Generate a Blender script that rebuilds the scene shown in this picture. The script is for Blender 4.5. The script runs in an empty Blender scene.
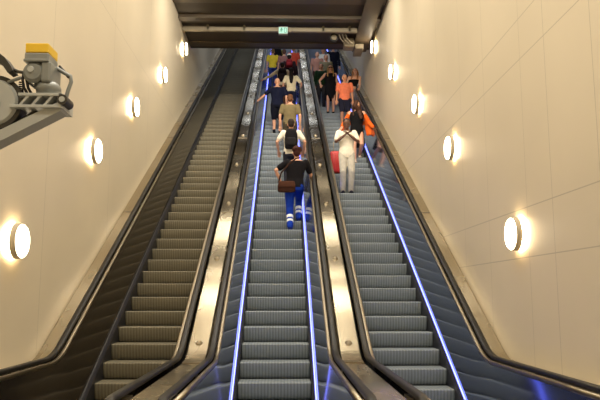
import bpy, bmesh, math, random
from mathutils import Vector, Matrix
random.seed(7)
R = math.radians
SC = bpy.context.scene
COL = SC.collection

# ------------------------------------------------------------------ helpers
def lin(c):
    return tuple(((v/255)/12.92 if v/255 <= .04045 else ((v/255+.055)/1.055)**2.4) for v in c)

def mat(name, rgb, rough=.5, metal=0., emit=None, estr=0., noise=0., nscale=6., bump=0., coat=0., spec=None, aniso=0.):
    m = bpy.data.materials.new(name); m.use_nodes = True
    nt = m.node_tree; b = nt.nodes['Principled BSDF']
    c = lin(rgb)
    b.inputs['Base Color'].default_value = (*c, 1)
    b.inputs['Roughness'].default_value = rough
    b.inputs['Metallic'].default_value = metal
    if coat: b.inputs['Coat Weight'].default_value = coat
    if spec is not None: b.inputs['Specular IOR Level'].default_value = spec
    if aniso: b.inputs['Anisotropic'].default_value = aniso
    if emit:
        b.inputs['Emission Color'].default_value = (*lin(emit), 1)
        b.inputs['Emission Strength'].default_value = estr
    if noise or bump:
        tc = nt.nodes.new('ShaderNodeTexCoord')
        n = nt.nodes.new('ShaderNodeTexNoise'); n.inputs['Scale'].default_value = nscale; n.inputs['Detail'].default_value = 4
        nt.links.new(tc.outputs['Object'], n.inputs['Vector'])
        if noise:
            r = nt.nodes.new('ShaderNodeValToRGB')
            r.color_ramp.elements[0].position = .3; r.color_ramp.elements[1].position = .7
            r.color_ramp.elements[0].color = (*[v*(1-noise) for v in c], 1)
            r.color_ramp.elements[1].color = (*[min(1, v*(1+noise)) for v in c], 1)
            nt.links.new(n.outputs['Fac'], r.inputs['Fac'])
            nt.links.new(r.outputs['Color'], b.inputs['Base Color'])
        if bump:
            bp = nt.nodes.new('ShaderNodeBump'); bp.inputs['Strength'].default_value = bump; bp.inputs['Distance'].default_value = .02
            nt.links.new(n.outputs['Fac'], bp.inputs['Height'])
            nt.links.new(bp.outputs['Normal'], b.inputs['Normal'])
    return m

def obj(name, me, m=None, parent=None, smooth=False, loc=None):
    if isinstance(me, bmesh.types.BMesh):
        bm = me; bmesh.ops.recalc_face_normals(bm, faces=bm.faces[:])
        me = bpy.data.meshes.new(name); bm.to_mesh(me); bm.free()
    if m:
        me.materials.clear(); me.materials.append(m)
    if smooth:
        for p in me.polygons: p.use_smooth = True
    o = bpy.data.objects.new(name, me); COL.objects.link(o)
    if parent: o.parent = parent
    if loc is not None: o.location = loc
    return o

def tag(o, label, cat=None, group=None):
    o['label'] = label
    if cat: o['category'] = cat
    if group: o['group'] = group
    return o

def thing(name, label, cat, loc=(0,0,0), group=None, rz=0):
    o = bpy.data.objects.new(name, None); COL.objects.link(o)
    o.empty_display_size = .1
    o.location = loc; o.rotation_euler = (0,0,rz)
    return tag(o, label, cat, group)

def struct(name, bm, m):
    o = obj(name, bm, m); o['kind'] = 'structure'; return o

def box(bm, x0, x1, y0, y1, z0, z1, bev=0.):
    vs = [bm.verts.new((x, y, z)) for z in (z0, z1) for y in (y0, y1) for x in (x0, x1)]
    fs = []
    for q in ((0,1,3,2),(4,6,7,5),(0,4,5,1),(1,5,7,3),(3,7,6,2),(2,6,4,0)):
        fs.append(bm.faces.new([vs[i] for i in q]))
    if bev:
        es = set(e for f in fs for e in f.edges)
        bmesh.ops.bevel(bm, geom=list(es), offset=bev, segments=2, affect='EDGES', profile=.5)
    return vs

def boxm(*a, **k):
    bm = bmesh.new(); box(bm, *a, **k); return bm

def loft(bm, rings, closed_ring=True, cap=True):
    """rings: list of lists of Vectors with equal length"""
    rv = [[bm.verts.new(p) for p in r] for r in rings]
    n = len(rings[0])
    for a, b in zip(rv, rv[1:]):
        for i in range(n if closed_ring else n-1):
            j = (i+1) % n
            bm.faces.new((a[i], a[j], b[j], b[i]))
    if cap and closed_ring:
        bm.faces.new(rv[0][::-1]); bm.faces.new(rv[-1])
    return rv

def limb(bm, pts, radii, n=10, flat=1., ref=None):
    """tapered round limb along pts with rounded ends; flat squashes one axis"""
    pts = [Vector(p) for p in pts]
    rings = []
    def frame(t):
        r = Vector(ref) if ref is not None else Vector((0,1,0))
        if abs(t.dot(r)) > .95: r = Vector((1,0,0))
        u = t.cross(r).normalized(); v = t.cross(u).normalized(); return u, v
    def ring(c, t, r):
        u, v = frame(t)
        return [c + u*r*math.cos(2*math.pi*i/n) + v*r*flat*math.sin(2*math.pi*i/n) for i in range(n)]
    T = []
    for i in range(len(pts)):
        a = pts[max(0,i-1)]; b = pts[min(len(pts)-1,i+1)]
        T.append((b-a).normalized())
    for s in (.95, .75, .4):
        rings.append(ring(pts[0]-T[0]*radii[0]*s*1., T[0], radii[0]*math.sqrt(1-s*s)))
    for p, t, r in zip(pts, T, radii): rings.append(ring(p, t, r))
    for s in (.4, .75, .95):
        rings.append(ring(pts[-1]+T[-1]*radii[-1]*s, T[-1], radii[-1]*math.sqrt(1-s*s)))
    loft(bm, rings)

def ell(bm, c, r, rot=None, seg=14):
    M = Matrix.Translation(Vector(c)) @ (rot if rot is not None else Matrix.Identity(4)) @ Matrix.Diagonal((*r, 1))
    bmesh.ops.create_uvsphere(bm, u_segments=seg, v_segments=max(6, seg*2//3), radius=1, matrix=M)

def cyl(bm, a, b, r, r2=None, n=20):
    a = Vector(a); b = Vector(b); d = b-a
    M = Matrix.Translation((a+b)/2) @ d.to_track_quat('Z','Y').to_matrix().to_4x4()
    bmesh.ops.create_cone(bm, cap_ends=True, segments=n, radius1=r, radius2=r if r2 is None else r2, depth=d.length, matrix=M)

def remesh(bm, voxel, smooth=3):
    me = bpy.data.meshes.new('tmp'); bmesh.ops.recalc_face_normals(bm, faces=bm.faces[:]); bm.to_mesh(me); bm.free()
    o = bpy.data.objects.new('tmp', me); COL.objects.link(o)
    m = o.modifiers.new('r', 'REMESH'); m.mode = 'VOXEL'; m.voxel_size = voxel; m.use_smooth_shade = True
    if smooth:
        s = o.modifiers.new('s', 'SMOOTH'); s.iterations = smooth; s.factor = .5
    dg = bpy.context.evaluated_depsgraph_get(); dg.update()
    out = bpy.data.meshes.new_from_object(o.evaluated_get(dg))
    bpy.data.objects.remove(o); bpy.data.meshes.remove(me)
    return out

def join_bm(me, bm):
    """add a bmesh's islands to a finished mesh"""
    b2 = bmesh.new(); b2.from_mesh(me)
    bmesh.ops.recalc_face_normals(bm, faces=bm.faces[:])
    t = bpy.data.meshes.new('t'); bm.to_mesh(t); bm.free(); b2.from_mesh(t); bpy.data.meshes.remove(t)
    b2.to_mesh(me); b2.free(); return me

# ------------------------------------------------------------------ materials
def wall_material(name, ys, zs, rgb):
    m = bpy.data.materials.new(name); m.use_nodes = True
    nt = m.node_tree; N = nt.nodes; L = nt.links; b = N['Principled BSDF']
    tc = N.new('ShaderNodeTexCoord'); sp = N.new('ShaderNodeSeparateXYZ'); L.new(tc.outputs['Object'], sp.inputs[0])
    acc = None
    for axis, vals in (('Y', ys), ('Z', zs)):
        for v, w in vals:
            c = N.new('ShaderNodeMath'); c.operation = 'COMPARE'; c.inputs[1].default_value = v; c.inputs[2].default_value = w
            L.new(sp.outputs[axis], c.inputs[0])
            if acc is None: acc = c.outputs[0]
            else:
                a = N.new('ShaderNodeMath'); a.operation = 'MAXIMUM'; L.new(acc, a.inputs[0]); L.new(c.outputs[0], a.inputs[1]); acc = a.outputs[0]
    n = N.new('ShaderNodeTexNoise'); n.inputs['Scale'].default_value = .5; n.inputs['Detail'].default_value = 3
    L.new(tc.outputs['Object'], n.inputs['Vector'])
    r = N.new('ShaderNodeValToRGB'); c = lin(rgb)
    r.color_ramp.elements[0].position = .3; r.color_ramp.elements[1].position = .7
    r.color_ramp.elements[0].color = (*[v*.95 for v in c], 1); r.color_ramp.elements[1].color = (*[v*1.04 for v in c], 1)
    L.new(n.outputs['Fac'], r.inputs['Fac'])
    mx = N.new('ShaderNodeMix'); mx.data_type = 'RGBA'
    L.new(acc, mx.inputs['Factor']); L.new(r.outputs['Color'], mx.inputs['A'])
    mx.inputs['B'].default_value = (*[v*.68 for v in c], 1)
    L.new(mx.outputs['Result'], b.inputs['Base Color'])
    b.inputs['Roughness'].default_value = .42
    return m

def step_material(name, c0, c1):
    m = bpy.data.materials.new(name); m.use_nodes = True
    nt = m.node_tree; N = nt.nodes; L = nt.links; b = N['Principled BSDF']
    tc = N.new('ShaderNodeTexCoord'); w = N.new('ShaderNodeTexWave')
    w.bands_direction = 'X'; w.inputs['Scale'].default_value = 7.0
    L.new(tc.outputs['Object'], w.inputs['Vector'])
    r = N.new('ShaderNodeValToRGB')
    r.color_ramp.elements[0].position = .25; r.color_ramp.elements[1].position = .6
    r.color_ramp.elements[0].color = (*lin(c0), 1); r.color_ramp.elements[1].color = (*lin(c1), 1)
    L.new(w.outputs['Fac'], r.inputs['Fac']); L.new(r.outputs['Color'], b.inputs['Base Color'])
    bp = N.new('ShaderNodeBump'); bp.inputs['Strength'].default_value = .25; bp.inputs['Distance'].default_value = .008
    L.new(w.outputs['Fac'], bp.inputs['Height']); L.new(bp.outputs['Normal'], b.inputs['Normal'])
    b.inputs['Metallic'].default_value = .25; b.inputs['Roughness'].default_value = .5
    return m

def steel_material():
    m = bpy.data.materials.new('brushed_stainless_steel'); m.use_nodes = True
    nt = m.node_tree; N = nt.nodes; L = nt.links; b = N['Principled BSDF']
    b.inputs['Metallic'].default_value = 1.
    tc = N.new('ShaderNodeTexCoord')
    mp = N.new('ShaderNodeMapping'); mp.inputs['Scale'].default_value = (1.2, .55, .55); L.new(tc.outputs['Object'], mp.inputs['Vector'])
    n = N.new('ShaderNodeTexNoise'); n.inputs['Scale'].default_value = 2.2; n.inputs['Detail'].default_value = 2
    L.new(mp.outputs['Vector'], n.inputs['Vector'])
    r = N.new('ShaderNodeMapRange'); r.inputs['To Min'].default_value = .18; r.inputs['To Max'].default_value = .34
    L.new(n.outputs['Fac'], r.inputs['Value']); L.new(r.outputs['Result'], b.inputs['Roughness'])
    bp = N.new('ShaderNodeBump'); bp.inputs['Strength'].default_value = .035; bp.inputs['Distance'].default_value = .05
    L.new(n.outputs['Fac'], bp.inputs['Height'])
    wv = N.new('ShaderNodeTexWave'); wv.bands_direction = 'Y'; wv.inputs['Scale'].default_value = .15; wv.inputs['Distortion'].default_value = .6; wv.inputs['Detail'].default_value = 1
    L.new(tc.outputs['Object'], wv.inputs['Vector'])
    b2 = N.new('ShaderNodeBump'); b2.inputs['Strength'].default_value = 1.; b2.inputs['Distance'].default_value = .06
    L.new(wv.outputs['Fac'], b2.inputs['Height']); L.new(bp.outputs['Normal'], b2.inputs['Normal']); L.new(b2.outputs['Normal'], b.inputs['Normal'])
    b.inputs['Base Color'].default_value = (*lin((184,173,150)), 1)
    return m

M = dict(
    step=step_material('warm_grey_ribbed_steps', (104,98,80), (121,114,95)), step_led=step_material('led_tinted_ribbed_steps', (114,123,127), (135,143,147)), steel=steel_material(),  # lit escalators' steps have some of the strips' blue light in their grey
    trim=mat('satin_steel_trim', (140,130,112), .36, 1.),
    rubber=mat('black_rubber', (16,14,12), .42, spec=.35),
    panel=mat('dark_steel_panel', (92,84,74), .14, .9), panel_led=mat('led_tinted_steel_panel', (140,150,174), .1, .95),  # second panel is bluer, with the strips' light put into its colour
    skirt=mat('dark_skirt', (60,60,66), .35, .6),
    led=mat('blue_white_light_strip', (120,130,220), .4, 0, emit=(108,118,255), estr=5.),
    led_off=mat('unlit_strip', (30,29,27), .4),
    truss=mat('dark_truss', (30,29,28), .7),
    floor=mat('grey_stone_floor', (120,114,104), .45, noise=.12, nscale=3),
    dark=mat('dark_brown_soffit', (54,45,33), .6, noise=.15, nscale=1.5),
    dark2=mat('dark_beam', (72,61,46), .5, noise=.15, nscale=2),
    pipe=mat('grey_conduit', (128,118,98), .45),
    cream=mat('cream_panel', (214,200,172), .6),
    lamp=mat('lamp_diffuser', (255,250,240), .4, emit=(255,236,204), estr=22.),
    halo=mat('lamp_back_light', (255,250,240), .4, emit=(255,228,180), estr=36.),
    lampring=mat('lamp_metal_rim', (176,166,146), .5, .2),
)

# ------------------------------------------------------------------ escalator profile
SL = math.tan(R(30)); Y0 = 8.28; RB = 1.1     # the incline's nose line meets the floor at Y0
TL = RB*math.tan(R(15))
def base(y):
    """height of the nose line above the floor, with a rounded foot"""
    if y <= Y0-TL: return 0.
    if y >= Y0+TL*math.cos(R(30)): return (y-Y0)*SL
    d = y-(Y0-TL); return RB-math.sqrt(RB*RB-d*d)
YTOP = 39.
PATHY = [5.05, 6., 7., 7.6] + [Y0-TL+i*(TL*(1+math.cos(R(30))))/8 for i in range(9)] + [9.2, 11, 14, 18, 22, 26, 30, 34, YTOP]

def sweep(section, ys=None, dz=0.):
    """extrude a closed section of (x, z) points along the escalator's profile"""
    bm = bmesh.new()
    loft(bm, [[Vector((x, y, base(y)+z+dz)) for x, z in section] for y in (ys or PATHY)])
    return bm

def round_section(x, z, w, h, r=.02, n=4):
    pts = []
    for cx, cz, a0 in ((w/2-r, h/2-r, 0), (-w/2+r, h/2-r, 90), (-w/2+r, -h/2+r, 180), (w/2-r, -h/2+r, 270)):
        for i in range(n+1):
            a = R(a0+90*i/n); pts.append((x+cx+r*math.cos(a), z+cz+r*math.sin(a)))
    return pts

# step mesh: tread, curved riser, underside
def step_mesh():
    bm = bmesh.new()
    prof = [(0.40, 0.), (.012, 0.), (.004, -.004), (0., -.014)]
    for i in range(1, 7):
        t = i/6; prof.append((.0+.05*t*t, -.014-.206*t))
    prof += [(.07, -.232), (.12, -.2), (.40, -.05)]
    loft(bm, [[Vector((x, y, z)) for y, z in prof] for x in (-.5, .5)])
    return bm
bm = step_mesh(); bmesh.ops.recalc_face_normals(bm, faces=bm.faces[:])
STEP = bpy.data.meshes.new('step'); bm.to_mesh(STEP); bm.free(); STEP_LED = STEP.copy(); STEP.materials.append(M['step']); STEP_LED.materials.append(M['step_led'])

HX, HZ = .775, .93     # handrail offset from the centre line, and height
def handrail_mesh(side):
    bm = bmesh.new()
    path = []
    zc = HZ; r = .3
    for k in range(9):   # newel: the rail turns down and back under itself
        a = R(-90-180*k/8)
        path.append((5.05+.0+r*math.cos(R(270)-R(180)*k/8)*1., zc-r+r*math.sin(R(270)-R(180)*k/8)))
    pts = [(5.6, zc-2*r)] + path
    pts = [(y, z) for y, z in pts]
    for y in PATHY[1:]: pts.append((y, base(y)+zc))
    rings = []
    for i, (y, z) in enumerate(pts):
        a = Vector(pts[max(0, i-1)]); b = Vector(pts[min(len(pts)-1, i+1)])
        t = (b-a).normalized(); nrm = Vector((-t.y, t.x))
        rings.append([Vector((side*HX+sx, y+nrm.x*sn, z+nrm.y*sn)) for sx, sn in round_section(0, 0, .078, .055, .022)])
    loft(bm, rings); return bm

def escalator(x, phase, lit_left, lit_right, label):
    e = thing('escalator', label, 'escalator', (x, 5.0, 0), 'three parallel escalators')
    off = Vector((-0., -5.0, 0))
    def part(name, bm, m, parent=None, smooth=False):
        for v in bm.verts: v.co += off
        return obj(name, bm, m, parent or e, smooth)
    k = -7
    first = True
    while True:
        yn = 9.165+phase+.4*k
        if yn > YTOP-.4: break
        z = base(yn+.0)
        o = obj('step', STEP_LED if lit_left else STEP, None, e); o.location = (0, yn-5.0, z)
        k += 1
    for s, lit in ((-1, lit_left), (1, lit_right)):
        part('skirt', sweep([(s*.508, -.35), (s*.508, .06), (s*.535, .1), (s*.57, .1), (s*.57, -.35)]), M['skirt'])
        part('light_strip', sweep([(s*.542, .101), (s*.542, .117), (s*.556, .119), (s*.556, .101)]), M['led'] if lit else M['led_off'])
        part('balustrade_panel', sweep([(s*.56, .105), (s*.68, .865), (s*.72, .865), (s*.72, .105)]), M['panel_led'] if (lit_left or lit_right) else M['panel'])
        part('trim_profile', sweep(round_section(s*.708, .885, .05, .045, .016, 3)), M['trim'], smooth=True)
        hr = part('handrail', handrail_mesh(s), M['rubber'], smooth=True)
        bm = bmesh.new()   # newel end below the rail
        pts = [(5.6, .28)] + [(5.05+.26*math.cos(R(270)-R(180)*i/10), HZ-.3+.26*math.sin(R(270)-R(180)*i/10)) for i in range(11)] + [(5.6, HZ-.05)]
        pts = [p for p in pts]
        loft(bm, [[Vector((s*HX+dx, y, z)) for y, z in pts] for dx in (-.035, .035)])
        part('newel', bm, M['trim'])
    part('truss', sweep([(-.9, -.75), (.9, -.75), (.9, -.42), (-.9, -.42)], [8.6, 9.2, 11, 14, 18, 22, 26, 30, 34, YTOP]), M['truss'])
    bm = bmesh.new(); box(bm, -.55, .55, 4.4, 6.36, .0, .02); part('landing_plate', bm, M['trim'])
    bm = bmesh.new()
    for i in range(24): box(bm, -.5+i/23*.985, -.5+i/23*.985+.012, 6.3, 6.5, .0, .03)
    part('comb', bm, M['trim'])
    return e

CX = -.11; SP = 1.94
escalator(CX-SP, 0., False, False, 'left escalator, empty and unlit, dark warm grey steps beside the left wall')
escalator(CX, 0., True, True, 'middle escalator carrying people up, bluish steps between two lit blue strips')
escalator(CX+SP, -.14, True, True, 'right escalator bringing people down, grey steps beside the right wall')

# steel decks between the balustrades, and between the outer balustrades and the walls
WL, WR = CX-2.97, CX+2.97
DY = [5.05] + PATHY[1:]
def deck(x0, x1, label, studs):
    o = thing('steel_deck', label, 'deck', (0, 5.05, 0), 'steel decks beside the escalators')
    def part(name, bm, m, parent=None, smooth=False):
        for v in bm.verts: v.co.y -= 5.05
        return obj(name, bm, m, parent or o, smooth)
    part('deck_sheet', sweep([(x0, .3), (x0, .865), (x0+.02, .885), (x1-.02, .885), (x1, .865), (x1, .3)]), M['steel'])
    y = 8.35
    part('joint_cover', sweep([(x0+.02, .885), (x0+.02, .897), (x1-.02, .897), (x1-.02, .885)], [8.0, 8.05, 8.1, 8.15]), M['trim'])
    for y in (12.4, 16.8, 21.2, 25.6, 30.):
        part('joint_cover', sweep([(x0+.02, .885), (x0+.02, .89), (x1-.02, .89), (x1-.02, .885)], [y, y+.04]), M['trim'])
    if studs:
        y = 8.62
        while y < 30:
            bm = bmesh.new(); xm = (x0+x1)/2
            nrm = Vector((0, -SL, 1)).normalized()
            c = Vector((xm, y, base(y)+.883))
            cyl(bm, c, c+nrm*.02, .05, .035, 20); cyl(bm, c+nrm*.02, c+nrm*.035, .03, .012, 16)
            part('anti_slide_stud', bm, M['trim'], smooth=False)
            y += 2.1
    return o
g = HX+.055
deck(CX-SP+g, CX-g, 'stainless steel deck with studs between the left and middle escalators', True)
deck(CX+g, CX+SP-g, 'stainless steel deck with studs between the middle and right escalators', True)
deck(WL+.003, CX-SP-g, 'narrow steel deck strip along the foot of the left wall', False)
deck(CX+SP+g, WR-.003, 'narrow steel deck strip along the foot of the right wall', False)

# ------------------------------------------------------------------ the hall
RY = [(5.70,.005),(6.76,.005),(7.48,.004),(8.9,.004),(10.1,.004),(11.6,.004),(13.2,.004),(15.,.004)]
RZ = [(2.136,.006),(2.718,.006),(4.53,.006),(5.035,.006)]
LY = [(5.9,.004),(8.4,.005),(11.4,.005),(14.4,.005)]
struct('wall_left', boxm(WL-.3, WL, -4, 42, -1, 27), wall_material('cream_wall_left', LY, [(6.6,.004)], (203,191,167)))
struct('wall_right', boxm(WR, WR+.3, -4, 42, -1, 27), wall_material('cream_wall_right', RY, RZ, (203,191,167)))
struct('wall_back', boxm(WL-.3, WR+.3, -4.3, -4, -1, 10), M['cream'])
struct('wall_far', boxm(WL-.3, WR+.3, 42, 42.3, 10, 27), M['cream'])
struct('floor', boxm(WL, WR, -4, 8.2, -.3, 0), M['floor'])
struct('floor_upper', boxm(WL, WR, YTOP, 42, base(YTOP)-.4, base(YTOP)), M['floor'])
CZ = 9.8
struct('ceiling', boxm(WL, WR, -4, 16.3, CZ+.02, CZ+.5), M['cream'])
struct('ceiling_dark', boxm(WL, WR, 16.3, 20.4, CZ, CZ+.5), M['dark'])
bm = bmesh.new()      # the ceiling over the upper flight follows the slope
loft(bm, [[Vector((WL, y, base(y)+z)), Vector((WR, y, base(y)+z)), Vector((WR, y, base(y)+z+.3)), Vector((WL, y, base(y)+z+.3))] for y, z in ((20.4, 4.2), (42, 4.2))])
struct('ceiling_upper', bm, M['cream'])
struct('wall_soffit', boxm(WL, WR, 20.4, 20.7, CZ, 12.), M['dark'])
struct('trim_1', boxm(WL, WR, 20.1, 20.42, CZ-.04, CZ+.02), M['dark2'])
struct('trim_2', boxm(WL, WR, 18.05, 18.3, CZ-.1, CZ+.01), M['dark2'])
struct('trim_3', boxm(WL, WR, 16.6, 17.2, CZ-.05, CZ+.01), M['dark2'])
bm = bmesh.new(); box(bm, WR-.55, WR-.22, 14, 20.4, CZ-.16, CZ); box(bm, WR-.62, WR-.15, 14, 20.4, CZ-.19, CZ-.16)
struct('trim_4', bm, M['dark2'])

# conduit, exit sign and the gear on the soffit
t = thing('conduit', 'pale horizontal conduit crossing the dark ceiling wall to wall', 'pipe', (0, 18.8, CZ-.012))
bm = bmesh.new(); box(bm, WL+.01, WR-.63, -.06, .06, -.19, -.06, .01); obj('tray', bm, M['pipe'], t)
for x in (-2.3, -1.2, 1.2, 2.):
    bm = bmesh.new(); box(bm, x-.03, x+.03, -.06, .06, -.17, 0); obj('bracket', bm, M['pipe'], t)
M['sign'] = mat('sign_white_panel', (110,150,138), .5, emit=(190,245,225), estr=.6)
M['green'] = mat('sign_green', (10,90,64), .5, emit=(20,130,95), estr=.3)
M['white'] = mat('white_plastic', (140,138,132), .5)
t = thing('exit_sign', 'small glowing green and white exit sign under the dark ceiling', 'sign', (-.02, 18.62, CZ-.2))
bm = bmesh.new(); box(bm, -.14, .14, -.02, .12, -.14, .09, .008); obj('housing', bm, M['white'], t)
bm = bmesh.new(); box(bm, -.13, .13, -.026, -.021, -.13, .06); f = obj('lit_panel', bm, M['sign'], t)
bm = bmesh.new()   # running figure and door outline
ell(bm, (-.045, -.03, .035), (.012, .004, .012)); limb(bm, [(-.045,-.03,.02),(-.055,-.03,-.03)], [.012,.011], 6)
limb(bm, [(-.055,-.03,-.03),(-.03,-.03,-.05),(-.045,-.03,-.09)], [.009,.008,.007], 6); limb(bm, [(-.055,-.03,-.03),(-.07,-.03,-.06),(-.1,-.03,-.065)], [.009,.008,.007], 6)
limb(bm, [(-.045,-.03,.015),(-.02,-.03,-.01),(.0,-.03,.0)], [.007,.006,.005], 6); limb(bm, [(-.045,-.03,.015),(-.075,-.03,.0),(-.08,-.03,-.02)], [.007,.006,.005], 6)
box(bm, .03, .1, -.032, -.027, -.11, -.1); box(bm, .03, .042, -.032, -.027, -.11, .04); box(bm, .09, .102, -.032, -.027, -.11, .04); box(bm, .03, .102, -.032, -.027, .03, .042)
obj('pictogram', bm, M['green'], f)
bm = bmesh.new(); box(bm, .16, .24, -.02, .08, -.08, .06, .01); obj('battery_box', bm, M['pipe'], t)

t = thing('ceiling_loudspeaker', 'small round loudspeaker hanging under the dark ceiling near the right wall', 'loudspeaker', (1.55, 19.1, CZ-.23))
bm = bmesh.new(); cyl(bm, (0,0,0), (0,.2,0), .13, .1, 24); obj('body', bm, M['truss'], t)
bm = bmesh.new(); cyl(bm, (0,-.012,0), (0,.0,0), .07, .085, 24); obj('cone', bm, M['pipe'], t)
bm = bmesh.new(); box(bm, -.02, .02, .06, .1, .08, .22); obj('mount', bm, M['pipe'], t)
t = thing('junction_box', 'cluster of pale cable boxes where the ceiling beam meets the right side', 'junction box', (2.1, 19.8, CZ-.23))
bm = bmesh.new(); box(bm, -.2, .12, -.3, .1, -.13, .15, .015); obj('box', bm, M['pipe'], t)
bm = bmesh.new(); box(bm, .16, .42, -.25, .5, -.17, -.02, .015); obj('box', bm, M['pipe'], t)
for i in range(3):
    bm = bmesh.new(); limb(bm, [(-.18+i*.12,-.3,-.02),(-.2+i*.12,-.45,-.1),(-.34+i*.1,-.6,.0),(-.4+i*.1,-.78,.05)], [.018]*4, 8); obj('cable', bm, M['pipe'], t, True)

# ------------------------------------------------------------------ wall lamps
def wall_lamp(wx, s, y, z, label):
    """s = +1: on the left wall facing +X, -1: on the right wall facing -X"""
    t = thing('wall_lamp', label, 'lamp', (wx, y, z), 'round wall lamps along the escalator walls')
    def X(a): return s*a
    bm = bmesh.new(); cyl(bm, (X(0), 0, 0), (X(.035), 0, 0), .11, .11, 24); obj('mount', bm, M['lampring'], t)
    bm = bmesh.new(); cyl(bm, (X(.035), 0, 0), (X(.055), 0, 0), .18, .185, 40); obj('back_light', bm, M['halo'], t)
    bm = bmesh.new()
    n = 48
    rings = []
    for k in range(n+1):
        a = 2*math.pi*k/n; c, q = math.cos(a), math.sin(a)
        rings.append([Vector((X(xx), rr*c, rr*q)) for xx, rr in ((.05,.19),(.05,.204),(.118,.204),(.118,.19))])
    loft(bm, rings, True, False); obj('rim', bm, M['lampring'], t)
    bm = bmesh.new()
    prof = [(.06,.189),(.12,.189),(.134,.175),(.142,.12),(.145,.06)]
    rr = [[Vector((X(xx), r_*math.cos(2*math.pi*i/40), r_*math.sin(2*math.pi*i/40))) for i in range(40)] for xx, r_ in prof]
    loft(bm, rr); obj('diffuser', bm, M['lamp'], t, True)
    return t
ordn = ['nearest', 'second nearest', 'third nearest', 'fourth nearest', 'farthest']
pos = {0:'lowest', 1:'second from the bottom', 2:'third from the bottom', 3:'fourth from the bottom', 4:'topmost, just under the dark ceiling'}
for i, (y, z) in enumerate(((7.46, 2.305), (10.272, 3.98), (12.809, 5.456), (15.766, 7.157), (18.973, 9.094))):
    wall_lamp(WL, 1, y, z, 'round glowing lamp on the left wall, ' + pos[i])
for i, (y, z) in enumerate(((7.733, 2.425), (10.539, 4.125), (13.142, 5.664), (15.966, 7.359), (19.284, 9.34))):
    wall_lamp(WR, -1, y, z, 'round glowing lamp on the right wall, ' + pos[i])
# ------------------------------------------------------------------ people
SKIN = {'fair': mat('fair_skin', (214,160,130), .5), 'tan': mat('tanned_skin', (196,138,104), .5), 'dark': mat('dark_skin', (96,62,46), .5)}
CL = {}
def cloth(rgb):
    if rgb not in CL: CL[rgb] = mat('cloth_%d' % len(CL), rgb, .9, noise=.1, nscale=14, spec=.15)
    return CL[rgb]
HAIRM = {}
def hairm(rgb):
    if rgb not in HAIRM: HAIRM[rgb] = mat('hair_%d' % len(HAIRM), rgb, .6, noise=.2, nscale=40, spec=.2)
    return HAIRM[rgb]
EYE = mat('eye_dark', (30,22,18), .3); LIP = mat('lips', (150,78,70), .5)

def ik(a, c, l1, l2, pole):
    a = Vector(a); c = Vector(c); d = c-a; L = min(d.length, (l1+l2)*.995)
    u = d.normalized(); c = a+u*L
    x = (l1*l1-l2*l2+L*L)/(2*L); h = math.sqrt(max(0, l1*l1-x*x))
    p = Vector(pole); p = (p-u*p.dot(u)).normalized()
    return a+u*x+p*h, c

def hand(bm, wrist, d, side, curl=.5):
    """palm, four fingers and a thumb from the wrist along d"""
    d = d.normalized(); up = Vector((0,0,1)) if abs(d.z) < .9 else Vector((0,1,0))
    w = d.cross(up).normalized(); n = w.cross(d).normalized()
    if abs(d.z) >= .9: pass
    limb(bm, [wrist-d*.02, wrist+d*.04, wrist+d*.085], [.026,.038,.036], 10, .5, ref=n)
    for i, ln in enumerate((.068,.078,.073,.056)):
        o = wrist+d*.088+w*(.027-.018*i)*1.
        bend = -n*curl
        p1 = o+d*ln*.45+bend*ln*.12; p2 = p1+(d+bend).normalized()*ln*.33; p3 = p2+(d+bend*2.2).normalized()*ln*.27
        limb(bm, [o-d*.02, p1, p2, p3], [.0095,.009,.008,.007], 6)
    ts = 1 if side > 0 else -1
    o = wrist+d*.03+w*.026*ts
    limb(bm, [o, o+d*.025+w*.022*ts, o+d*.055+w*.03*ts-n*.008], [.012,.011,.008], 6)

ARMS_DOWN = dict(L=((-.235,.05,.87),(-.4,-1,0)), Rr=((.235,.05,.87),(.4,-1,0)))

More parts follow.
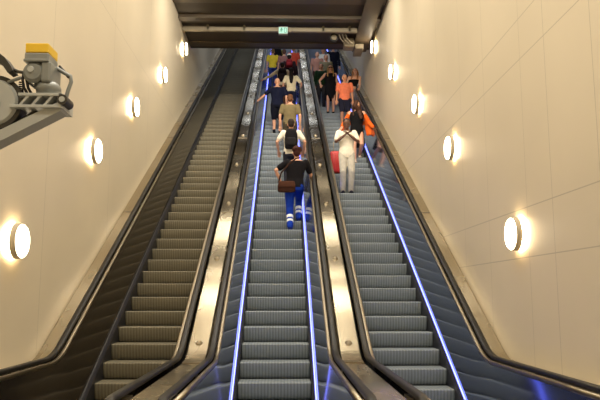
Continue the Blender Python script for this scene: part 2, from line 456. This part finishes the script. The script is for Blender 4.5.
def person(X, Y, Z, label, facing_down=False, H=1.82, skin='fair', hair=((60,42,28),'short'), top=(60,60,60), sleeve='short',
           bottom=('trousers', (40,40,50)), shoes=(40,38,36), armL=None, armR=None, feet=None, lean=0., side=0., look=0., turn=0.,
           build=1., eyes=None, vox=.014, hem=.86, extras=None, neckline=1.425, group=None):
    s = H/1.72
    rz = (math.pi if facing_down else 0)+turn
    sh = lambda z: Vector((side*max(0, z-.9)/.5, lean*max(0, z-.9)/.5, 0))
    feet = feet or ((-.095,.0,0),(.095,.02,0))
    fl, fr = [Vector(p)/s for p in feet]
    pz = .0+min(0, min(fl.z, fr.z))*.0
    pel = Vector(((fl.x+fr.x)/2*.6, (fl.y+fr.y)/2*.75+.0, min(fl.z, fr.z)+.915 + (.0 if abs(fl.z-fr.z) < .05 else -.0)))
    dz = pel.z-.915; base_off = Vector((pel.x, pel.y, dz))
    J = {}
    for k, f, sx in (('L', fl, -1), ('R', fr, 1)):
        hip = pel+Vector((sx*.085, 0, -.02)); ank = f+Vector((0, -.04, .08))
        knee, ank2 = ik(hip, ank, .43, .43, (sx*.05, 1, .0))
        J['hip'+k], J['knee'+k], J['ank'+k] = hip, knee, ank2
    up = lambda x, y, z: base_off+sh(z)+Vector((x, y, z))
    armL = armL or ((-.25,.03,.86),(-.3,-1,0)); armR = armR or ((.25,.03,.86),(.3,-1,0))
    for k, (wr, pole), sx in (('L', armL, -1), ('R', armR, 1)):
        shd = up(sx*.175*build, 0, 1.395)
        el, w2 = ik(shd, base_off+Vector(wr), .29, .26, pole)
        J['sh'+k], J['el'+k], J['wr'+k] = shd, el, w2
    def torso(bm, g, z0, z1, pts=None):
        T = pts or [(.80,.135,.105,.0),(.88,.165,.118,0),(.96,.160,.112,.0),(1.06,.142,.1,.0),(1.18,.155,.108,.0),(1.30,.178,.115,.0),(1.38,.175,.1,-.005),(1.43,.12,.075,-.01),(1.46,.065,.062,-.005)]
        rings = []
        zs = [t for t in T if z0 <= t[0] <= z1]
        def at(z):
            for a, b in zip(T, T[1:]):
                if a[0] <= z <= b[0]:
                    f = (z-a[0])/(b[0]-a[0]); return tuple(a[i]+(b[i]-a[i])*f for i in range(4))
            return T[0] if z < T[0][0] else T[-1]
        zl = sorted(set([z0]+[t[0] for t in zs]+[z1]))
        for z in zl:
            _, rx, ry, oy = at(z); rx = rx*build+g; ry = ry*(.5+.5*build)+g
            c = up(0, oy, z)
            rings.append([c+Vector((rx*math.cos(a), ry*math.sin(a), 0)) for a in [2*math.pi*i/20 for i in range(20)]])
        loft(bm, rings)
    # body
    bm = bmesh.new()
    torso(bm, 0, .82, 1.46)
    for k, sx in (('L',-1),('R',1)):
        h, kn, an = J['hip'+k], J['knee'+k], J['ank'+k]
        limb(bm, [h, h+(kn-h)*.5, kn, kn+(an-kn)*.3+Vector((0,-.012,0)), an], [.088*build,.072*build,.054,.054,.037], 12)
        limb(bm, [an+Vector((0,-.02,-.045)), an+Vector((0,.06,-.05)), an+Vector((0,.15,-.06))], [.033,.034,.022], 10, ref=(1,0,0))
        a, e, w = J['sh'+k], J['el'+k], J['wr'+k]
        limb(bm, [a, a+(e-a)*.5, e, e+(w-e)*.35, w], [.056,.046,.038,.038,.026], 10)
    neck0 = up(0, -.005, 1.42)
    hb = up(0, .005, 1.475); HR = Matrix.Rotation(-look, 4, 'X')
    HM = Matrix.Translation(hb) @ HR
    limb(bm, [neck0, hb+HR.to_3x3()@Vector((0,.005,.04))], [.056,.052], 12)
    hp = lambda x, y, z: HM @ Vector((x, y, z))
    ell(bm, hp(0,-.008,.15), (.076,.094,.096), HR, 20)
    ell(bm, hp(0,.022,.085), (.058,.068,.078), HR, 18)
    ell(bm, hp(0,.04,.045), (.038,.045,.034), HR, 14)
    limb(bm, [hp(0,.078,.135), hp(0,.094,.1), hp(0,.1,.088)], [.011,.013,.014], 8)
    for sx in (-1, 1): ell(bm, hp(sx*.076,-.008,.11), (.012,.022,.033), HR, 10)
    me = remesh(bm, vox)
    bm = bmesh.new()
    for k, sx in (('L',-1),('R',1)): hand(bm, J['wr'+k], J['wr'+k]-J['el'+k], -sx, .6)
    join_bm(me, bm)
    me.transform(Matrix.Scale(s, 4))
    o = obj('person', me, SKIN[skin], None, True)
    o.location = (X, Y, Z); o.rotation_euler = (0, 0, rz)
    tag(o, label, 'person', group)
    def part(name, m, bm=None, me=None, smooth=True, vox=vox, sm=3):
        if me is None: me = remesh(bm, vox, sm) if vox else None
        if me is None: return None
        me.transform(Matrix.Scale(s, 4))
        return obj(name, me, m, o, smooth)
    def raw(name, m, bm):
        for v in bm.verts: v.co *= s
        return obj(name, bm, m, o, True)
    # top
    if top:
        bm = bmesh.new(); torso(bm, .016, hem, neckline+.0)
        if sleeve != 'none':
            for k in 'LR':
                a, e, w = J['sh'+k], J['el'+k], J['wr'+k]
                if sleeve == 'short': limb(bm, [a, a+(e-a)*.4, a+(e-a)*.68], [.072,.066,.064], 12)
                else: limb(bm, [a, a+(e-a)*.5, e, w-(w-e)*.05], [.072,.062,.054,.042], 12)
        part('dress' if bottom[0] == 'dress' else 'shirt', cloth(top), bm)
    kind, bc = bottom
    if kind in ('trousers', 'shorts'):
        bm = bmesh.new(); torso(bm, .013, .80, .97)
        for k in 'LR':
            h, kn, an = J['hip'+k], J['knee'+k], J['ank'+k]
            if kind == 'trousers': limb(bm, [h, h+(kn-h)*.5, kn, kn+(an-kn)*.4, an+Vector((0,-.005,-.0))], [.104*build,.09*build,.074,.07,.062], 14)
            else: limb(bm, [h, h+(kn-h)*.5, h+(kn-h)*.88], [.106*build,.096*build,.086], 14)
        part(kind, cloth(bc), bm)
    elif kind in ('skirt', 'dress'):
        bm = bmesh.new(); lo = .55 if kind == 'skirt' else .5
        rings = []
        for z, rx, ry in ((.98,.155,.115),(.9,.18,.13),(.8,.19,.145),(.66,.2,.165),(lo,.21,.18)):
            c = up(0,0,z); rings.append([c+Vector((rx*build*math.cos(a)*(1+.03*math.cos(7*a)), ry*math.sin(a)*(1+.03*math.cos(7*a)), 0)) for a in [2*math.pi*i/28 for i in range(28)]])
        loft(bm, rings); part('skirt', cloth(bc), bm)
    for k in 'LR':
        an = J['ank'+k]; bm = bmesh.new()
        limb(bm, [an+Vector((0,-.028,-.04)), an+Vector((0,.07,-.048)), an+Vector((0,.165,-.052))], [.042,.043,.032], 12, ref=(1,0,0))
        box(bm, an.x-.042, an.x+.042, an.y-.07, an.y+.19, an.z-.081, an.z-.06)
        limb(bm, [an+Vector((0,-.005,-.02)), an+Vector((0,-.005,.03))], [.045,.045], 10)
        part('shoe', cloth(shoes), bm, vox=.012, sm=2)
    # hair
    hc, style = hair
    if style != 'bald':
        bm = bmesh.new()
        ell(bm, hp(0,-.026,.168), (.083,.092,.09), HR, 18)
        ell(bm, hp(0,-.052,.12), (.076,.062,.085), HR, 16)
        if style == 'curly':
            for i in range(40):
                a = random.uniform(0, 2*math.pi); b = random.uniform(.1, 1.3)
                ell(bm, hp(.085*math.cos(a)*math.cos(b), -.03+.09*math.sin(a)*math.cos(b), .16+.09*math.sin(b)), (.026,.026,.026), None, 8)
        if style in ('long', 'longfront', 'hang'):
            pts = [hp(0,-.06,.15), hp(0,-.095,.04), up(0,-.125,1.34), up(0,-.13,1.18)]
            limb(bm, pts, [.07,.075,.078,.05], 12, .5, ref=(0,1,0))
        if style in ('longfront', 'hang'):
            for sx in (-1, 1):
                limb(bm, [hp(sx*.062,.0,.17), hp(sx*.086,.01,.1), hp(sx*.09,.03,.0), up(sx*.1,.1,1.3)+Vector((0,.02,0))], [.03,.03,.032,.022], 10, .8)
        if style == 'hang':
            limb(bm, [hp(0.02,.06,.22), hp(.05,.1,.12), hp(-.06,.1,0), up(-.1,.16,1.22)], [.05,.06,.075,.04], 10, .6)
        if style == 'tail':
            limb(bm, [hp(0,-.11,.17), hp(0,-.15,.12), up(0,-.15,1.42), up(0,-.14,1.25)], [.03,.036,.034,.015], 10)
        part('hair', hairm(hc), bm, vox=.012)
    face = facing_down if eyes is None else eyes
    if face:
        for sx in (-1, 1):
            bm = bmesh.new(); ell(bm, hp(sx*.03,.076,.13), (.013,.009,.008), HR, 10); raw('eye', EYE, bm)
        bm = bmesh.new(); ell(bm, hp(0,.083,.06), (.024,.008,.008), HR, 10); raw('mouth', LIP, bm)
    o['_'] = 0; del o['_']
    ctx = dict(o=o, up=up, J=J, hp=hp, HR=HR, s=s, part=part, raw=raw, M=Matrix.Translation((X, Y, Z)) @ Matrix.Rotation(rz, 4, 'Z') @ Matrix.Scale(s, 4), rz=rz)
    if extras: extras(ctx)
    return ctx

def backpack(c, rgb, label, w=.15, h=.23, z=1.2, y=-.225, strap=None, x=0.):
    """a rucksack worn on the back of the person described by c"""
    loc = c['M'] @ c['up'](x, y, z)
    t = thing('backpack', label, 'backpack', loc); t.rotation_euler = (0, 0, c['rz'])
    bm = bmesh.new(); rings = []
    for zz, f in ((-h,.8),(-h*.9,.96),(-h*.3,1.),(h*.4,.97),(h*.8,.8),(h,.5)):
        rings.append([Vector((w*f*abs(math.cos(a))**.6*(1 if math.cos(a) > 0 else -1), .085*f*abs(math.sin(a))**.6*(1 if math.sin(a) > 0 else -1), zz)) for a in [2*math.pi*i/24 for i in range(24)]])
    loft(bm, rings); obj('body', bm, cloth(rgb), t, True)
    bm = bmesh.new(); rings = []
    for zz, f in ((-h*.75,.85),(-h*.6,1.),(-h*.1,1.),(h*.05,.8)):
        rings.append([Vector((w*.75*f*math.cos(a), -.07+.045*f*math.sin(a), zz)) for a in [2*math.pi*i/20 for i in range(20)]])
    loft(bm, rings); obj('pocket', bm, cloth(tuple(min(255, int(v*1.2)+6) for v in rgb)), t, True)
    for sx in (-1, 1):
        bm = bmesh.new(); limb(bm, [(sx*.09,.075,h*.75),(sx*.1,.13,h*.95),(sx*.11,.26,h*1.0),(sx*.12,.365,h*.55),(sx*.13,.36,-h*.1),(sx*.145,.24,-h*.45),(sx*.12,.07,-h*.6)], [.02]*7, 8, .45)
        obj('strap', bm, cloth(strap or rgb), t, True)
    return t

def cyard(k): return 9.365+.4*k
def ryard(k): return 9.253+.4*k
def cz(k): return base(9.165+.4*k)
def rz_(k): return base(9.053+.4*k)
STP = (0.4, .231)

# --- middle escalator, going up, seen from behind
def ex(c):
    J = c['J']
    for k in 'LR':
        kn, an = J['knee'+k], J['ank'+k]
        for f in (.5, .72):
            bm = bmesh.new(); a = kn+(an-kn)*f; d = (an-kn).normalized(); r = .078-.012*f
            limb(bm, [a-d*.018, a+d*.018], [r, r], 14); c['part']('reflective_band', cloth((226,230,230)), bm, vox=.01)
c = person(.22, cyard(11)-.02, cz(11), 'person in black t-shirt and bright blue work trousers with white reflective bands', H=1.86, hair=((58,26,20),'curly'), top=(22,20,24), bottom=('trousers',(24,58,160)), shoes=(20,34,90),
       armL=((-.27,.12,1.02),(-1,-.5,.1)), armR=((.40,.36,.98),(.6,-.6,-.5)), feet=((-.07,0,0),(.12,.4,.231)), lean=.05, side=.05, build=1.08, extras=ex)
t = thing('shoulder_bag', 'brown shoulder bag at the hip of the person in blue trousers', 'bag', c['M'] @ c['up'](-.15,-.2,.86))
bm = bmesh.new(); rings = []
for zz, f in ((-.12,.85),(-.1,1.),(.02,1.),(.1,.92),(.12,.7)):
    rings.append([Vector((.19*f*math.cos(a), .06*f*math.sin(a), zz)) for a in [2*math.pi*i/24 for i in range(24)]])
loft(bm, rings); obj('body', bm, cloth((62,38,28)), t, True)
bm = bmesh.new(); box(bm, -.17, .17, -.075, -.05, -.02, .11, .012); obj('flap', bm, cloth((74,46,34)), t, True)
bm = bmesh.new(); limb(bm, [(-.17,0,.1),(-.12,.02,.3),(.05,.02,.5),(.2,.03,.62),(.28,.12,.66)], [.018]*5, 8, .5); obj('strap', bm, cloth((50,32,26)), t, True)

c = person(.19, cyard(16), cz(16), 'person in white t-shirt wearing a black backpack, just above the one in blue trousers', H=1.83, hair=((38,26,20),'short'), top=(226,218,200), bottom=('trousers',(40,40,48)), armL=((-.29,.12,.98),(-.6,-1,0)), armR=((.29,.12,.98),(.6,-1,0)))
backpack(c, (24,22,24), 'black backpack on the person in the white t-shirt, middle escalator', .16, .25)
c = person(.19, cyard(22), cz(22), 'man in olive brown t-shirt and brown hair, third from the bottom on the middle escalator', H=1.84, hair=((92,58,36),'short'), top=(112,100,72), bottom=('shorts',(70,62,48)), armL=((-.27,.06,.88),(-.5,-1,0)), armR=((.27,.06,.88),(.5,-1,0)), build=1.1)
c = person(-.2, cyard(27), cz(27), 'bald man in dark navy shirt and shorts standing on the left of the middle escalator', H=1.86, hair=((120,100,90),'bald'), top=(22,26,48), bottom=('shorts',(16,18,30)), shoes=(24,24,30), armL=((-.62,.12,1.02),(-.4,-.4,-1)), armR=((.27,.05,.88),(.5,-1,0)), build=1.1)
c = person(.27, cyard(32), cz(32), 'woman with long dark hair and a cream white top, middle escalator', H=1.76, hair=((26,18,16),'long'), top=(236,224,190), bottom=('trousers',(38,42,66)), armL=((-.26,.1,.92),(-.5,-1,0)), armR=((.33,.2,1.0),(.8,-1,0)))
c = person(-.05, cyard(34), cz(34), 'person in cream top with one arm stretched out to the left handrail', H=1.8, hair=((40,28,22),'short'), top=(222,206,172), bottom=('trousers',(120,84,66)), armL=((-.72,.16,1.12),(-.2,-.4,-1)), sleeve='long')
backpack(c, (28,22,24), 'black backpack on the person with the outstretched arm', .17, .24)
c = person(.22, cyard(38), cz(38), 'person in dark clothes with a pale cap on, upper part of the middle escalator', H=1.8, hair=((24,18,16),'short'), top=(44,26,28), bottom=('trousers',(30,28,34)), sleeve='long')
t = thing('cap', 'pale cap on the person in dark clothes', 'cap', c['M'] @ c['hp'](0,-.02,.2))
bm = bmesh.new(); ell(bm, (0,0,0), (.098,.105,.075)); bmesh.ops.bisect_plane(bm, geom=bm.verts[:]+bm.edges[:]+bm.faces[:], plane_co=(0,0,-.01), plane_no=(0,0,-1), clear_outer=True); bmesh.ops.holes_fill(bm, edges=bm.edges[:]); obj('crown', bm, cloth((226,214,196)), t, True)
bm = bmesh.new(); limb(bm, [(0,.07,-.005),(0,.17,-.02)], [.075,.06], 14, .12, ref=(0,0,1)); obj('brim', bm, cloth((210,196,176)), t, True)
backpack(c, (120,30,34), 'dark red backpack on the person in the pale cap', .13, .16, 1.3)
c = person(.02, cyard(41), cz(41), 'person in dusky pink top near the top, left of the red top', H=1.78, hair=((90,60,44),'short'), top=(150,104,96), bottom=('trousers',(36,32,36)))
c = person(-.46, cyard(42), cz(42), 'person in bright yellow top and blue jeans by the left handrail near the top', H=1.72, hair=((120,90,50),'short'), top=(236,206,60), bottom=('trousers',(52,66,124)))
c = person(-.28, cyard(44), cz(44), 'person in green yellow top carrying a big black backpack near the top', H=1.8, hair=((40,30,22),'short'), top=(156,150,70), bottom=('trousers',(52,70,110)))
backpack(c, (22,24,28), 'big black backpack on the person in green yellow top', .21, .3, 1.16)
c = person(.42, cyard(43), cz(43), 'person in orange red top near the top of the middle escalator', H=1.76, hair=((170,130,80),'short'), top=(222,88,64), bottom=('trousers',(40,34,38)))

# --- right escalator, coming down, facing the camera
c = person(1.56, ryard(16), rz_(16), 'person in white t-shirt and pale grey trousers with both hands raised to the chin', True, H=1.88, skin='dark', hair=((22,17,15),'short'), top=(232,224,206), bottom=('trousers',(196,190,176)), shoes=(34,34,44),
       armL=((-.05,.2,1.30),(-1,-.1,-1)), armR=((.05,.2,1.30),(1,-.1,-1)), look=.35, feet=((-.1,.0,0),(.1,.0,0)), hem=.8)
def ex(c):
    J = c['J']; up = c['up']; bm = bmesh.new()
    for k, sx in (('L',-1),('R',1)):
        a, e, w = J['sh'+k], J['el'+k], J['wr'+k]
        limb(bm, [a+(e-a)*.25, a+(e-a)*.6, e, e+(w-e)*.8], [.06,.066,.066,.055], 12)
        limb(bm, [a+(e-a)*.35, e+Vector((0,-.03,-.1)), e+(w-e)*.4+Vector((0,-.04,-.22))], [.05,.075,.06], 12, .5)
        limb(bm, [a+(e-a)*.5+Vector((0,-.04,-.02)), e+Vector((-sx*.04,-.04,-.1)), e+Vector((-sx*.02,-.02,-.3))], [.04,.06,.05], 12, .45)
    limb(bm, [up(-.2,-.12,1.16), up(0,-.14,1.16), up(.2,-.12,1.16)], [.06,.07,.06], 12, .4)
    c['part']('jacket', cloth((226,98,34)), bm)
c = person(2.08, ryard(22), rz_(22), 'woman in short black dress with an orange jacket slipped off her shoulders', True, H=1.88, hair=((62,36,24),'hang'), top=(18,18,20), sleeve='none', bottom=('dress',(18,18,20)), shoes=(200,180,160),
       armL=((-.42,.14,.96),(-.1,-1,-.3)), armR=((.40,.12,.98),(.1,-1,-.3)), feet=((-.09,.02,0),(.09,.4,-.231)), look=.45, extras=ex)
c = person(2.03, ryard(29), rz_(29), 'man in coral orange t-shirt and dark shorts with close-cropped hair', True, H=1.84, skin='tan', hair=((120,100,86),'bald'), top=(226,122,88), bottom=('shorts',(34,34,50)), build=1.08, look=.15, armR=((.26,.1,.86),(.6,-1,0)))
c = person(2.36, ryard(32), rz_(32), 'woman with long fair brown hair, black strapless top and pale grey skirt', True, H=1.8, hair=((160,108,66),'longfront'), top=(18,17,18), sleeve='none', neckline=1.30, hem=1.06, bottom=('skirt',(150,140,142)), shoes=(190,180,170), side=-.14, armL=((-.26,.2,.96),(-.2,-1,0)))
c = person(1.68, ryard(33), rz_(33), 'woman in long black dress wearing dark sunglasses, by the deck', True, H=1.82, hair=((176,142,88),'longfront'), top=(20,18,22), sleeve='none', bottom=('dress',(20,18,22)), shoes=(30,30,34), armR=((.34,.1,1.),(.8,-1,0)))
t = thing('sunglasses', 'dark sunglasses on the woman in the long black dress', 'sunglasses', c['M'] @ c['hp'](0,.09,.132)); t.rotation_euler = (0,0,c['rz'])
for sx in (-1, 1):
    bm = bmesh.new(); ell(bm, (sx*.037,0,0), (.033,.008,.025)); obj('lens', bm, M['rubber'], t, True)
    bm = bmesh.new(); limb(bm, [(sx*.07,0,.005),(sx*.085,-.03,.008),(sx*.09,-.11,.005)], [.004]*3, 6); obj('temple', bm, M['rubber'], t, True)
bm = bmesh.new(); limb(bm, [(-.012,.0,.008),(.012,.0,.008)], [.004]*2, 6); obj('bridge', bm, M['rubber'], t, True)
c = person(1.40, ryard(35), rz_(35), 'person in dark green jacket close to the deck, behind the woman in sunglasses', True, H=1.7, hair=((50,40,30),'short'), top=(34,62,40), sleeve='long', bottom=('trousers',(48,46,48)), skin='tan')
c = person(1.66, ryard(38), rz_(38), 'man in olive grey shirt with dark brown hair, upper right escalator', True, H=1.82, skin='tan', hair=((52,36,26),'short'), top=(120,112,88), bottom=('trousers',(60,58,60)))
c = person(1.36, ryard(40), rz_(40), 'person in dusky rose shirt by the deck near the top of the right escalator', True, H=1.78, hair=((110,80,60),'short'), top=(176,128,112), bottom=('trousers',(66,48,44)))
c = person(1.66, ryard(42), rz_(42), 'dark-haired person in white shirt near the top of the right escalator', True, H=1.82, skin='tan', hair=((46,28,20),'short'), top=(232,226,214), bottom=('trousers',(60,56,60)), sleeve='long')
c = person(2.1, ryard(43), rz_(43), 'person dressed all in dark navy near the top, beside the right handrail', True, H=1.86, hair=((28,24,24),'short'), top=(26,28,44), sleeve='long', bottom=('trousers',(24,24,36)))

t = thing('suitcase', 'red suitcase standing on the step behind the person in pale trousers', 'suitcase', (1.44, ryard(19), rz_(19)))
RED = mat('red_suitcase_shell', (190,40,36), .4)
bm = bmesh.new(); box(bm, -.2, .2, -.12, .12, .05, .62, .04); obj('shell', bm, RED, t, True)
for i in range(5):
    bm = bmesh.new(); box(bm, -.15+i*.07, -.13+i*.07, -.128, -.118, .1, .57, .004); obj('rib', bm, RED, t)
bm = bmesh.new(); limb(bm, [(-.1,.06,.6),(-.1,.06,.9),(.1,.06,.9),(.1,.06,.6)], [.012]*4, 8); obj('handle', bm, M['trim'], t, True)
for x in (-.16, .16):
    for y in (-.08, .08):
        bm = bmesh.new(); cyl(bm, (x-.015,y,.027), (x+.015,y,.027), .027); obj('wheel', bm, M['rubber'], t)

# ------------------------------------------------------------------ the motor on its arm at the left
G1 = mat('grey_painted_metal', (172,175,172), .45, .1); G2 = mat('mid_grey_metal', (128,132,130), .4, .2); G3 = mat('dark_grey_metal', (58,56,52), .45, .4)
YEL = mat('yellow_cap', (226,186,40), .45)
PX = 144.
t = thing('motor_arm', 'grey motor with a yellow cap on a metal arm reaching out from the left wall', 'machine', (-1.723, 4.42, 3.05))
def q(px, py, y=0.): return Vector(((px-35)/PX, y, (100-py)/PX))
def pbox(bm, x0, x1, y0, y1, d0, d1, bev=.006):
    a, b = q(x0, y1), q(x1, y0); box(bm, a.x, b.x, d0, d1, a.z, b.z, bev)
def prism(bm, pts, d0, d1):
    loft(bm, [[q(x, y, d) for x, y in pts] for d in (d0, d1)])
bm = bmesh.new(); prism(bm, [(58,104),(64,108),(61,113),(-158,232),(-158,217)], -.02, .12); arm = obj('arm', bm, G1, t)
bm = bmesh.new(); box(bm, WL+1.725, WL+1.765, -.15, .3, -1.15, -.6, .01); obj('wall_plate', bm, G1, t)
bm = bmesh.new(); pbox(bm, 20, 63, 96, 99, -.05, .2, .003); pbox(bm, 12, 60, 108, 111, -.05, .2, .003); pbox(bm, 60, 63, 96, 111, -.05, .2, .002)
prism(bm, [(28,99),(31,99),(24,108),(21,108)], -.045, .19); prism(bm, [(40,99),(43,99),(36,108),(33,108)], -.045, .19); prism(bm, [(52,99),(55,99),(48,108),(45,108)], -.045, .19)
obj('bracket', bm, G1, t)
bm = bmesh.new(); cyl(bm, q(64,103,-.06), q(64,103,.08), .036, None, 28); obj('roller', bm, G3, t, False)
bm = bmesh.new(); cyl(bm, q(64,103,-.066), q(64,103,-.06), .02, None, 20); obj('roller_cap', bm, G1, t)
# motor
bm = bmesh.new(); cyl(bm, q(33,74,-.03), q(33,74,.17), .075, .075, 32); cyl(bm, q(33,74,-.05), q(33,74,-.03), .055, .075, 32)
for i in range(16):
    a = 2*math.pi*i/16; c0 = q(33,74); 
    p = Vector((c0.x+.08*math.cos(a), 0, c0.z+.08*math.sin(a)))
    cyl(bm, p+Vector((0,-.0,0)), p+Vector((0,.16,0)), .006, None, 6)
mo = obj('motor_housing', bm, G2, t, False)
bm = bmesh.new(); cyl(bm, q(31,72,-.06), q(31,72,-.05), .02, .026, 20); obj('shaft_cap', bm, G1, mo)
bm = bmesh.new(); pbox(bm, 41, 50, 63, 84, -.05, .18, .012); obj('gear_housing', bm, G2, t)
bm = bmesh.new(); pbox(bm, 38.5, 41, 64, 82, -.03, .1, .002); obj('side_slot', bm, G3, t)
bm = bmesh.new(); ell(bm, q(44,88,.06), (.085,.1,.065), None, 24); cyl(bm, q(44,97,.06), q(44,88,.06), .08, .083, 28); obj('gear_dome', bm, G2, t, True)
bm = bmesh.new(); pbox(bm, 24, 48, 54.5, 63, -.055, .14, .01); pbox(bm, 23.5, 48.5, 61, 64, -.06, .145, .006); obj('terminal_box', bm, G2, t)
bm = bmesh.new(); pbox(bm, 24.5, 47.5, 44.5, 54.5, -.055, .14, .008); obj('yellow_cap', bm, YEL, t)
bm = bmesh.new(); limb(bm, [q(49,63,.1), q(56,67,.12), q(62,70,.13), q(63,76,.13), q(60,86,.13), q(58,97,.13)], [.014]*6, 10); obj('guard_bar', bm, G2, t, True)
bm = bmesh.new(); limb(bm, [q(51,60,.12), q(56,66,.13), q(60,71,.13)], [.01]*3, 8); obj('cable_gland', bm, G3, t, True)
# pulley wheel, guard and cables
bm = bmesh.new(); cyl(bm, q(-6,104,.0), q(-6,104,.1), .195, None, 48); wh = obj('pulley_wheel', bm, G3, t)
bm = bmesh.new(); cyl(bm, q(-6,104,-.02), q(-6,104,.0), .15, .165, 48); cyl(bm, q(-6,104,-.04), q(-6,104,-.02), .05, None, 24); obj('wheel_face', bm, G1, wh)
bm = bmesh.new(); prism(bm, [(-20,50),(-4,53),(5,60),(11,68),(14,74),(9,76),(4,69),(-4,63),(-20,60)], -.06, .04); obj('wheel_guard', bm, G3, t)
bm = bmesh.new(); limb(bm, [q(12,71,-.02), q(17,73,-.02), q(24,74,-.02)], [.013,.012,.011], 10); obj('guard_rod', bm, G3, t, True)
bm = bmesh.new(); limb(bm, [q(8,83,-.01), q(14,81,-.01), q(19,79,-.01)], [.012]*3, 8); obj('link_rod', bm, G2, t, True)
for dx, m in ((0, M['rubber']), (4, M['rubber'])):
    bm = bmesh.new(); limb(bm, [q(22+dx*.5,73,-.01), q(22+dx,82,-.02), q(24+dx,90,-.02), q(28+dx,97,-.01)], [.01]*4, 8); obj('cable', bm, m, t, True)
bm = bmesh.new(); pts = []
for i in range(73):
    a = 2*math.pi*i/9; c0 = q(18.5, 81+i*.24, .02); pts.append(c0+Vector((.014*math.cos(a), .014*math.sin(a), 0)))
limb(bm, pts, [.005]*len(pts), 6); obj('spring', bm, M['rubber'], t, True)
bm = bmesh.new(); limb(bm, [q(-30,150,.05), q(0,132,.05), q(34,110,.05)], [.012]*3, 8); obj('tension_rod', bm, G3, t, True)

# ------------------------------------------------------------------ light
def area(name, loc, rot, sx, sy, power, rgb):
    l = bpy.data.lights.new(name, 'AREA'); l.shape = 'RECTANGLE'; l.size = sx; l.size_y = sy; l.energy = power; l.color = rgb
    o = bpy.data.objects.new(name, l); COL.objects.link(o); o.location = loc; o.rotation_euler = rot; return o
WARM = (1., .93, .8)
for y, pw, tilt in ((0., 350, 0), (4., 350, 0), (8., 300, 0), (12., 270, 25), (15.2, 210, 40)):  # unseen overhead lights; the farthest is added fill aimed up at the riders
    area('hall_and_fill_light', (CX, y, CZ-.15), (R(tilt),0,0), 4.6, .5, pw, WARM)
for y in (23., 28., 33., 38.):  # added fill over the upper flight to brighten people, no fixtures
    area('upper_fill_light', (CX, y, base(y)+4.1), (R(30),0,0), 3., .5, 60, (.8,.88,1.))

w = bpy.data.worlds.new('world'); SC.world = w; w.use_nodes = True
w.node_tree.nodes['Background'].inputs[0].default_value = (1,.9,.75,1); w.node_tree.nodes['Background'].inputs[1].default_value = .02

cam = bpy.data.cameras.new('camera'); co = bpy.data.objects.new('camera', cam); COL.objects.link(co)
co.location = (0, 0, 1.7); co.rotation_euler = (R(98.3), 0, R(-1.5)); cam.sensor_width = 36; cam.lens = 39.0; cam.clip_start = .05
SC.camera = co
SC.view_settings.view_transform = 'Standard'; SC.view_settings.look = 'None'; SC.view_settings.gamma = 1; SC.view_settings.use_curve_mapping = False
SC.view_settings.exposure = 0
